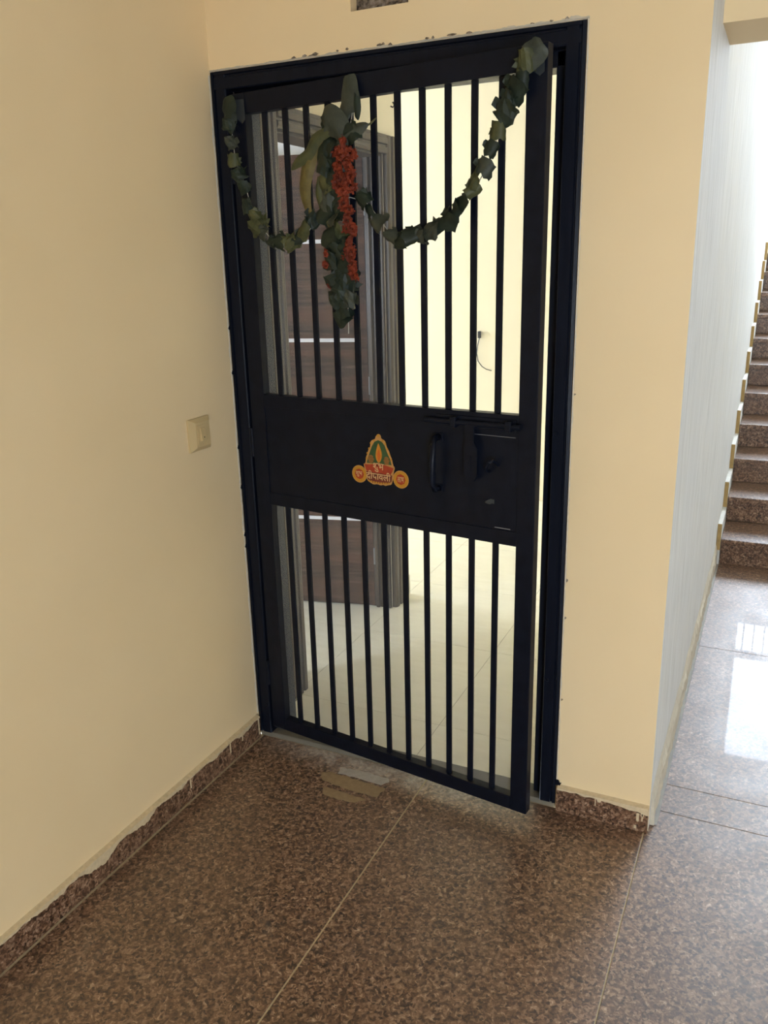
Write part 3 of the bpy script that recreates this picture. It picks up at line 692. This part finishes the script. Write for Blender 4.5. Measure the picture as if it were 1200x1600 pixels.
ga, T = gthing('leaf_garland', 0.46, 1.64, 'dried green leaf garland strung in two swags across the gate bars', 'garland')
chain = LEFT + [(0.3161, 1.7078), (0.36, 1.735), (0.41, 1.745)] + RIGHT + [(0.9226, 2.0243)]
gobj('thread', tube(B(), [(s, -0.014, z) for s, z in chain], 0.0013, 5), M['string'], ga, T)
LEAVES = ['leafA', 'leafA', 'leafB', 'leafC']
def swag(pts, mats):
    for i, (s, z) in enumerate(pts):
        a = pts[max(i - 1, 0)]; b = pts[min(i + 1, len(pts) - 1)]
        ang = -math.atan2(b[1] - a[1], b[0] - a[0]) + rr.uniform(-0.35, 0.35)
        roll(ga, T, s + rr.uniform(-.004, .004), z + rr.uniform(-.004, .004), -0.021, rr.uniform(0.040, 0.056), ang, rr.randrange(7), rr.choice(mats))
swag(LEFT[1:], LEAVES); swag(RIGHT, LEAVES)
gobj('leaf', blade([(0.938, 2.030), (0.915, 2.01), (0.892, 1.972)], 0.062, 0.2, -0.012, -0.01, 3), M['leafC'], ga, T, True)
gobj('leaf', blade([(0.010, 2.03), (0.014, 1.99), (0.020, 1.93)], 0.055, 0.2, -0.012, -0.01, 5), M['leafA'], ga, T, True)
for s0, z0 in ((0.925, 2.005), (0.045, 1.995)):
    gobj('tape_piece', prism(B(), [(s0 - 0.022, z0 + 0.026), (s0 + 0.012, z0 + 0.024), (s0 + 0.013, z0 - 0.028), (s0 + 0.002, z0 - 0.036), (s0 - 0.018, z0 - 0.022)], 'y', -0.0045, -0.0035), M['cleartape'], ga, T)

# ------------------------------------------------------------------ central bunch
cbn, T = gthing('marigold_bunch', 0.385, 1.44, 'bunch of dried leaves with an orange marigold strand hanging mid gate', 'garland')
gobj('thread', tube(B(), [(0.420, -0.010, 2.025), (0.428, -0.012, 1.96), (0.415, -0.016, 1.90), (0.400, -0.016, 1.75), (0.395, -0.016, 1.60), (0.392, -0.016, 1.44), (0.391, -0.016, 1.395)], 0.0014, 5), M['string'], cbn, T)
gobj('leaf', blade([(0.418, 2.034), (0.420, 1.99), (0.412, 1.945), (0.42, 1.93)], 0.055, 0.15, -0.010, -0.012, 1), M['leafC'], cbn, T, True)
gobj('leaf', blade([(0.434, 2.00), (0.440, 1.96), (0.447, 1.925)], 0.026, 0.3, -0.010, -0.01, 2), M['leafA'], cbn, T, True)
gobj('leaf', blade([(0.352, 1.906), (0.320, 1.882), (0.292, 1.835), (0.276, 1.780), (0.280, 1.735), (0.294, 1.703)], 0.042, 0.25, -0.026, -0.004, 4), M['leafD'], cbn, T, True)
gobj('leaf', blade([(0.372, 1.905), (0.330, 1.893), (0.297, 1.857), (0.262, 1.838), (0.238, 1.822)], 0.034, 0.3, -0.034, -0.004, 6), M['leafB'], cbn, T, True)
gobj('leaf', blade([(0.350, 1.940), (0.372, 1.935), (0.405, 1.905), (0.412, 1.868)], 0.070, 0.25, -0.036, -0.006, 8), M['leafC'], cbn, T, True)
gobj('leaf', blade([(0.350, 1.947), (0.352, 1.925), (0.356, 1.895)], 0.034, 0.25, -0.028, 0, 9), M['leafA'], cbn, T, True)
gobj('leaf', blade([(0.395, 1.862), (0.425, 1.888), (0.455, 1.900), (0.485, 1.912)], 0.040, 0.3, -0.040, 0.008, 11), M['leafC'], cbn, T, True)
gobj('stalk', tube(B(), [(0.470, -0.032, 1.905), (0.490, -0.030, 1.912), (0.507, -0.028, 1.924)], [0.003, 0.0025, 0.0018], 6), M['leafB'], cbn, T)
gobj('leaf', blade([(0.325, 1.80), (0.320, 1.76), (0.335, 1.71), (0.360, 1.66)], 0.022, 0.3, -0.030, 0, 12), M['leafB'], cbn, T, True)
gobj('leaf', blade([(0.362, 1.885), (0.352, 1.84), (0.345, 1.79)], 0.055, 0.3, -0.032, 0, 13), M['leafA'], cbn, T, True)
gobj('leaf', blade([(0.380, 1.855), (0.372, 1.80), (0.366, 1.75)], 0.060, 0.25, -0.030, 0, 14), M['leafA'], cbn, T, True)
COLM = [(0.4323, 1.888), (0.3705, 1.8628), (0.3483, 1.8335), (0.3778, 1.8001), (0.3496, 1.7783), (0.3862, 1.7602), (0.3539, 1.7382), (0.3948, 1.7201), (0.3417, 1.7066), (0.3725, 1.6891), (0.3817, 1.6612), (0.3599, 1.6456), (0.3908, 1.6316), (0.3792, 1.6073), (0.3572, 1.5912), (0.3948, 1.5789), (0.3769, 1.5576), (0.4103, 1.5489), (0.3924, 1.524), (0.3651, 1.5326), (0.406, 1.4954), (0.3738, 1.4903), (0.3895, 1.4563), (0.3821, 1.4356)]
for i, (s, z) in enumerate(COLM):
    roll(cbn, T, s, z, -0.026, rr.uniform(0.052, 0.066), rr.uniform(0, 3.1), rr.randrange(7), 'leafC' if i in (6, 9, 20) else ('leafB' if i in (4, 10) else 'leafA'))
# dried marigold heads: ruffled rings
def marigold(seed):
    r = random.Random(seed); bm = B(); rows = []
    nu, nv = 12, 6
    for i in range(nu):
        a = 2 * math.pi * i / nu; row = []
        for j in range(nv):
            b = 2 * math.pi * j / nv; k = 1 + r.uniform(-0.3, 0.35)
            R_ = 0.30 + 0.20 * math.cos(b) * k
            row.append(bm.verts.new((R_ * math.cos(a), 0.2 * math.sin(b) * k + 0.06 * math.sin(3 * a), R_ * 0.72 * math.sin(a) + r.uniform(-.05, .05))))
        rows.append(row)
    for i in range(nu):
        for j in range(nv): bm.faces.new([rows[i][j], rows[(i + 1) % nu][j], rows[(i + 1) % nu][(j + 1) % nv], rows[i][(j + 1) % nv]])
    # ragged petals on the rim
    for i in range(nu):
        a = 2 * math.pi * (i + r.uniform(-.3, .3)) / nu; c = Vector((math.cos(a), 0, 0.72 * math.sin(a)))
        t_ = Vector((-math.sin(a), 0, math.cos(a))) * 0.12
        bm.faces.new([bm.verts.new(c * 0.42 - t_), bm.verts.new(c * 0.42 + t_), bm.verts.new(c * r.uniform(0.55, 0.72) + t_ * 0.5 + Vector((0, r.uniform(-.15, .1), 0))), bm.verts.new(c * r.uniform(0.55, 0.7) - t_ * 0.6 + Vector((0, r.uniform(-.15, .1), 0)))])
    return bm
MG = []
for k in range(5):
    bm = marigold(k + 60); me = bpy.data.meshes.new('marigold_head'); bm.to_mesh(me); bm.free(); me.materials.append(M['orange']); MG.append(me)
ORG = [(0.4155, 1.8698), (0.3966, 1.853), (0.4366, 1.8467), (0.4083, 1.8428), (0.3951, 1.8191), (0.4294, 1.8166), (0.398, 1.794), (0.4346, 1.7946), (0.4119, 1.7837), (0.3971, 1.7722), (0.4317, 1.7715), (0.4108, 1.7588), (0.4117, 1.7303), (0.4192, 1.7141), (0.416, 1.6856), (0.4111, 1.6665), (0.4335, 1.6625), (0.418, 1.634), (0.4112, 1.6212), (0.4233, 1.6111), (0.4146, 1.6015), (0.4079, 1.5902), (0.4241, 1.58), (0.4256, 1.5652), (0.4291, 1.5487), (0.3542, 1.5293), (0.3429, 1.6049), (0.3393, 1.5766)]
for i, (s, z) in enumerate(ORG):
    o = bpy.data.objects.new('marigold_head', MG[i % 5]); COL.objects.link(o); o.parent = cbn
    o.location = T @ Vector((s + 0.002, -0.048 if i < 13 else -0.040, z)); k = rr.uniform(0.031, 0.040) if i < 14 else (rr.uniform(0.027, 0.034) if i < 25 else 0.026)
    o.rotation_euler = (rr.uniform(-.6, .6), rr.uniform(0, 6), rr.uniform(-.5, .5)); o.scale = (k, k, k)

# ------------------------------------------------------------------ light switch on the left wall
sw = empty('light_switch', (0.0, -0.1955, 1.063)); tag(sw, 'ivory light switch with a raised square plate on the cream left wall', 'light switch')
y0, y1, z1 = -0.048, 0.048, 0.096
bm = B()
A = [bm.verts.new(p) for p in ((0.0003, y0, 0), (0.0003, y1, 0), (0.0003, y1, z1), (0.0003, y0, z1))]
A2 = [bm.verts.new(p) for p in ((0.006, y0, 0), (0.006, y1, 0), (0.006, y1, z1), (0.006, y0, z1))]
C = [bm.verts.new(p) for p in ((0.015, y0 + 0.022, 0.012), (0.015, y1 - 0.010, 0.012), (0.015, y1 - 0.010, z1 - 0.012), (0.015, y0 + 0.022, z1 - 0.012))]
for P_, Q_ in ((A, A2), (A2, C)):
    for i in range(4): bm.faces.new([P_[i], P_[(i + 1) % 4], Q_[(i + 1) % 4], Q_[i]])
bm.faces.new(C); bm.faces.new(A[::-1]); obj('plate', bm, M['plastic'], sw)
md = obj('module', box(B(), 0.0145, 0.0165, -0.020, 0.026, 0.020, 0.076, 0.0006), M['plastic'], sw)
bm = B(); prism(bm, [(0.0166, 0.028), (0.024, 0.031), (0.0185, 0.066), (0.0166, 0.068)], 'z', 0, 1)
bm.free(); bm = B()
v = [bm.verts.new((x, y, z)) for y in (-0.008, 0.011) for x, z in ((0.0164, 0.028), (0.0235, 0.031), (0.0180, 0.066), (0.0164, 0.068))]
bm.faces.new(v[:4]); bm.faces.new(v[4:][::-1])
for i in range(4): bm.faces.new([v[i], v[(i + 1) % 4], v[4 + (i + 1) % 4], v[4 + i]])
rk = obj('rocker', bm, M['plastic'], sw); obj('indicator', tube(B(), [(0.0222, 0.0015, 0.040), (0.0232, 0.0015, 0.040)], 0.0018, 8), M['black'], rk)

# ------------------------------------------------------------------ tape residue on the floor
def floor_patch(name, poly, mat, label, seed):
    r = random.Random(seed); pts = []
    cx = sum(p[0] for p in poly) / len(poly); cy = sum(p[1] for p in poly) / len(poly)
    for a, b in zip(poly, poly[1:] + poly[:1]):
        n = max(2, int(math.dist(a, b) / 0.012))
        for i in range(n):
            t = i / n; pts.append((a[0] + (b[0] - a[0]) * t - cx + r.uniform(-.0028, .0028), a[1] + (b[1] - a[1]) * t - cy + r.uniform(-.0028, .0028)))
    o = obj(name, prism(B(), pts, 'z', 0.0002, 0.0009), mat); o.location = (cx, cy, 0); tag(o, label, 'tape'); return o
floor_patch('tape_residue', [(0.316, -0.119), (0.337, -0.106), (0.541, -0.115), (0.535, -0.168), (0.428, -0.167), (0.34, -0.154), (0.322, -0.143)], M['tape'], 'wider brown tape residue strip stuck on the granite floor', 1)
floor_patch('tape_residue', [(0.356, -0.191), (0.367, -0.182), (0.515, -0.19), (0.486, -0.216), (0.468, -0.224), (0.377, -0.221)], M['tape'], 'narrower tapering brown tape residue strip on the granite floor', 2)
floor_patch('tape_residue', [(0.358, -0.07), (0.442, -0.061), (0.527, -0.066), (0.539, -0.083), (0.519, -0.103), (0.365, -0.102)], M['greytape'], 'pale grey tape residue strip on the floor beside the gate', 3)
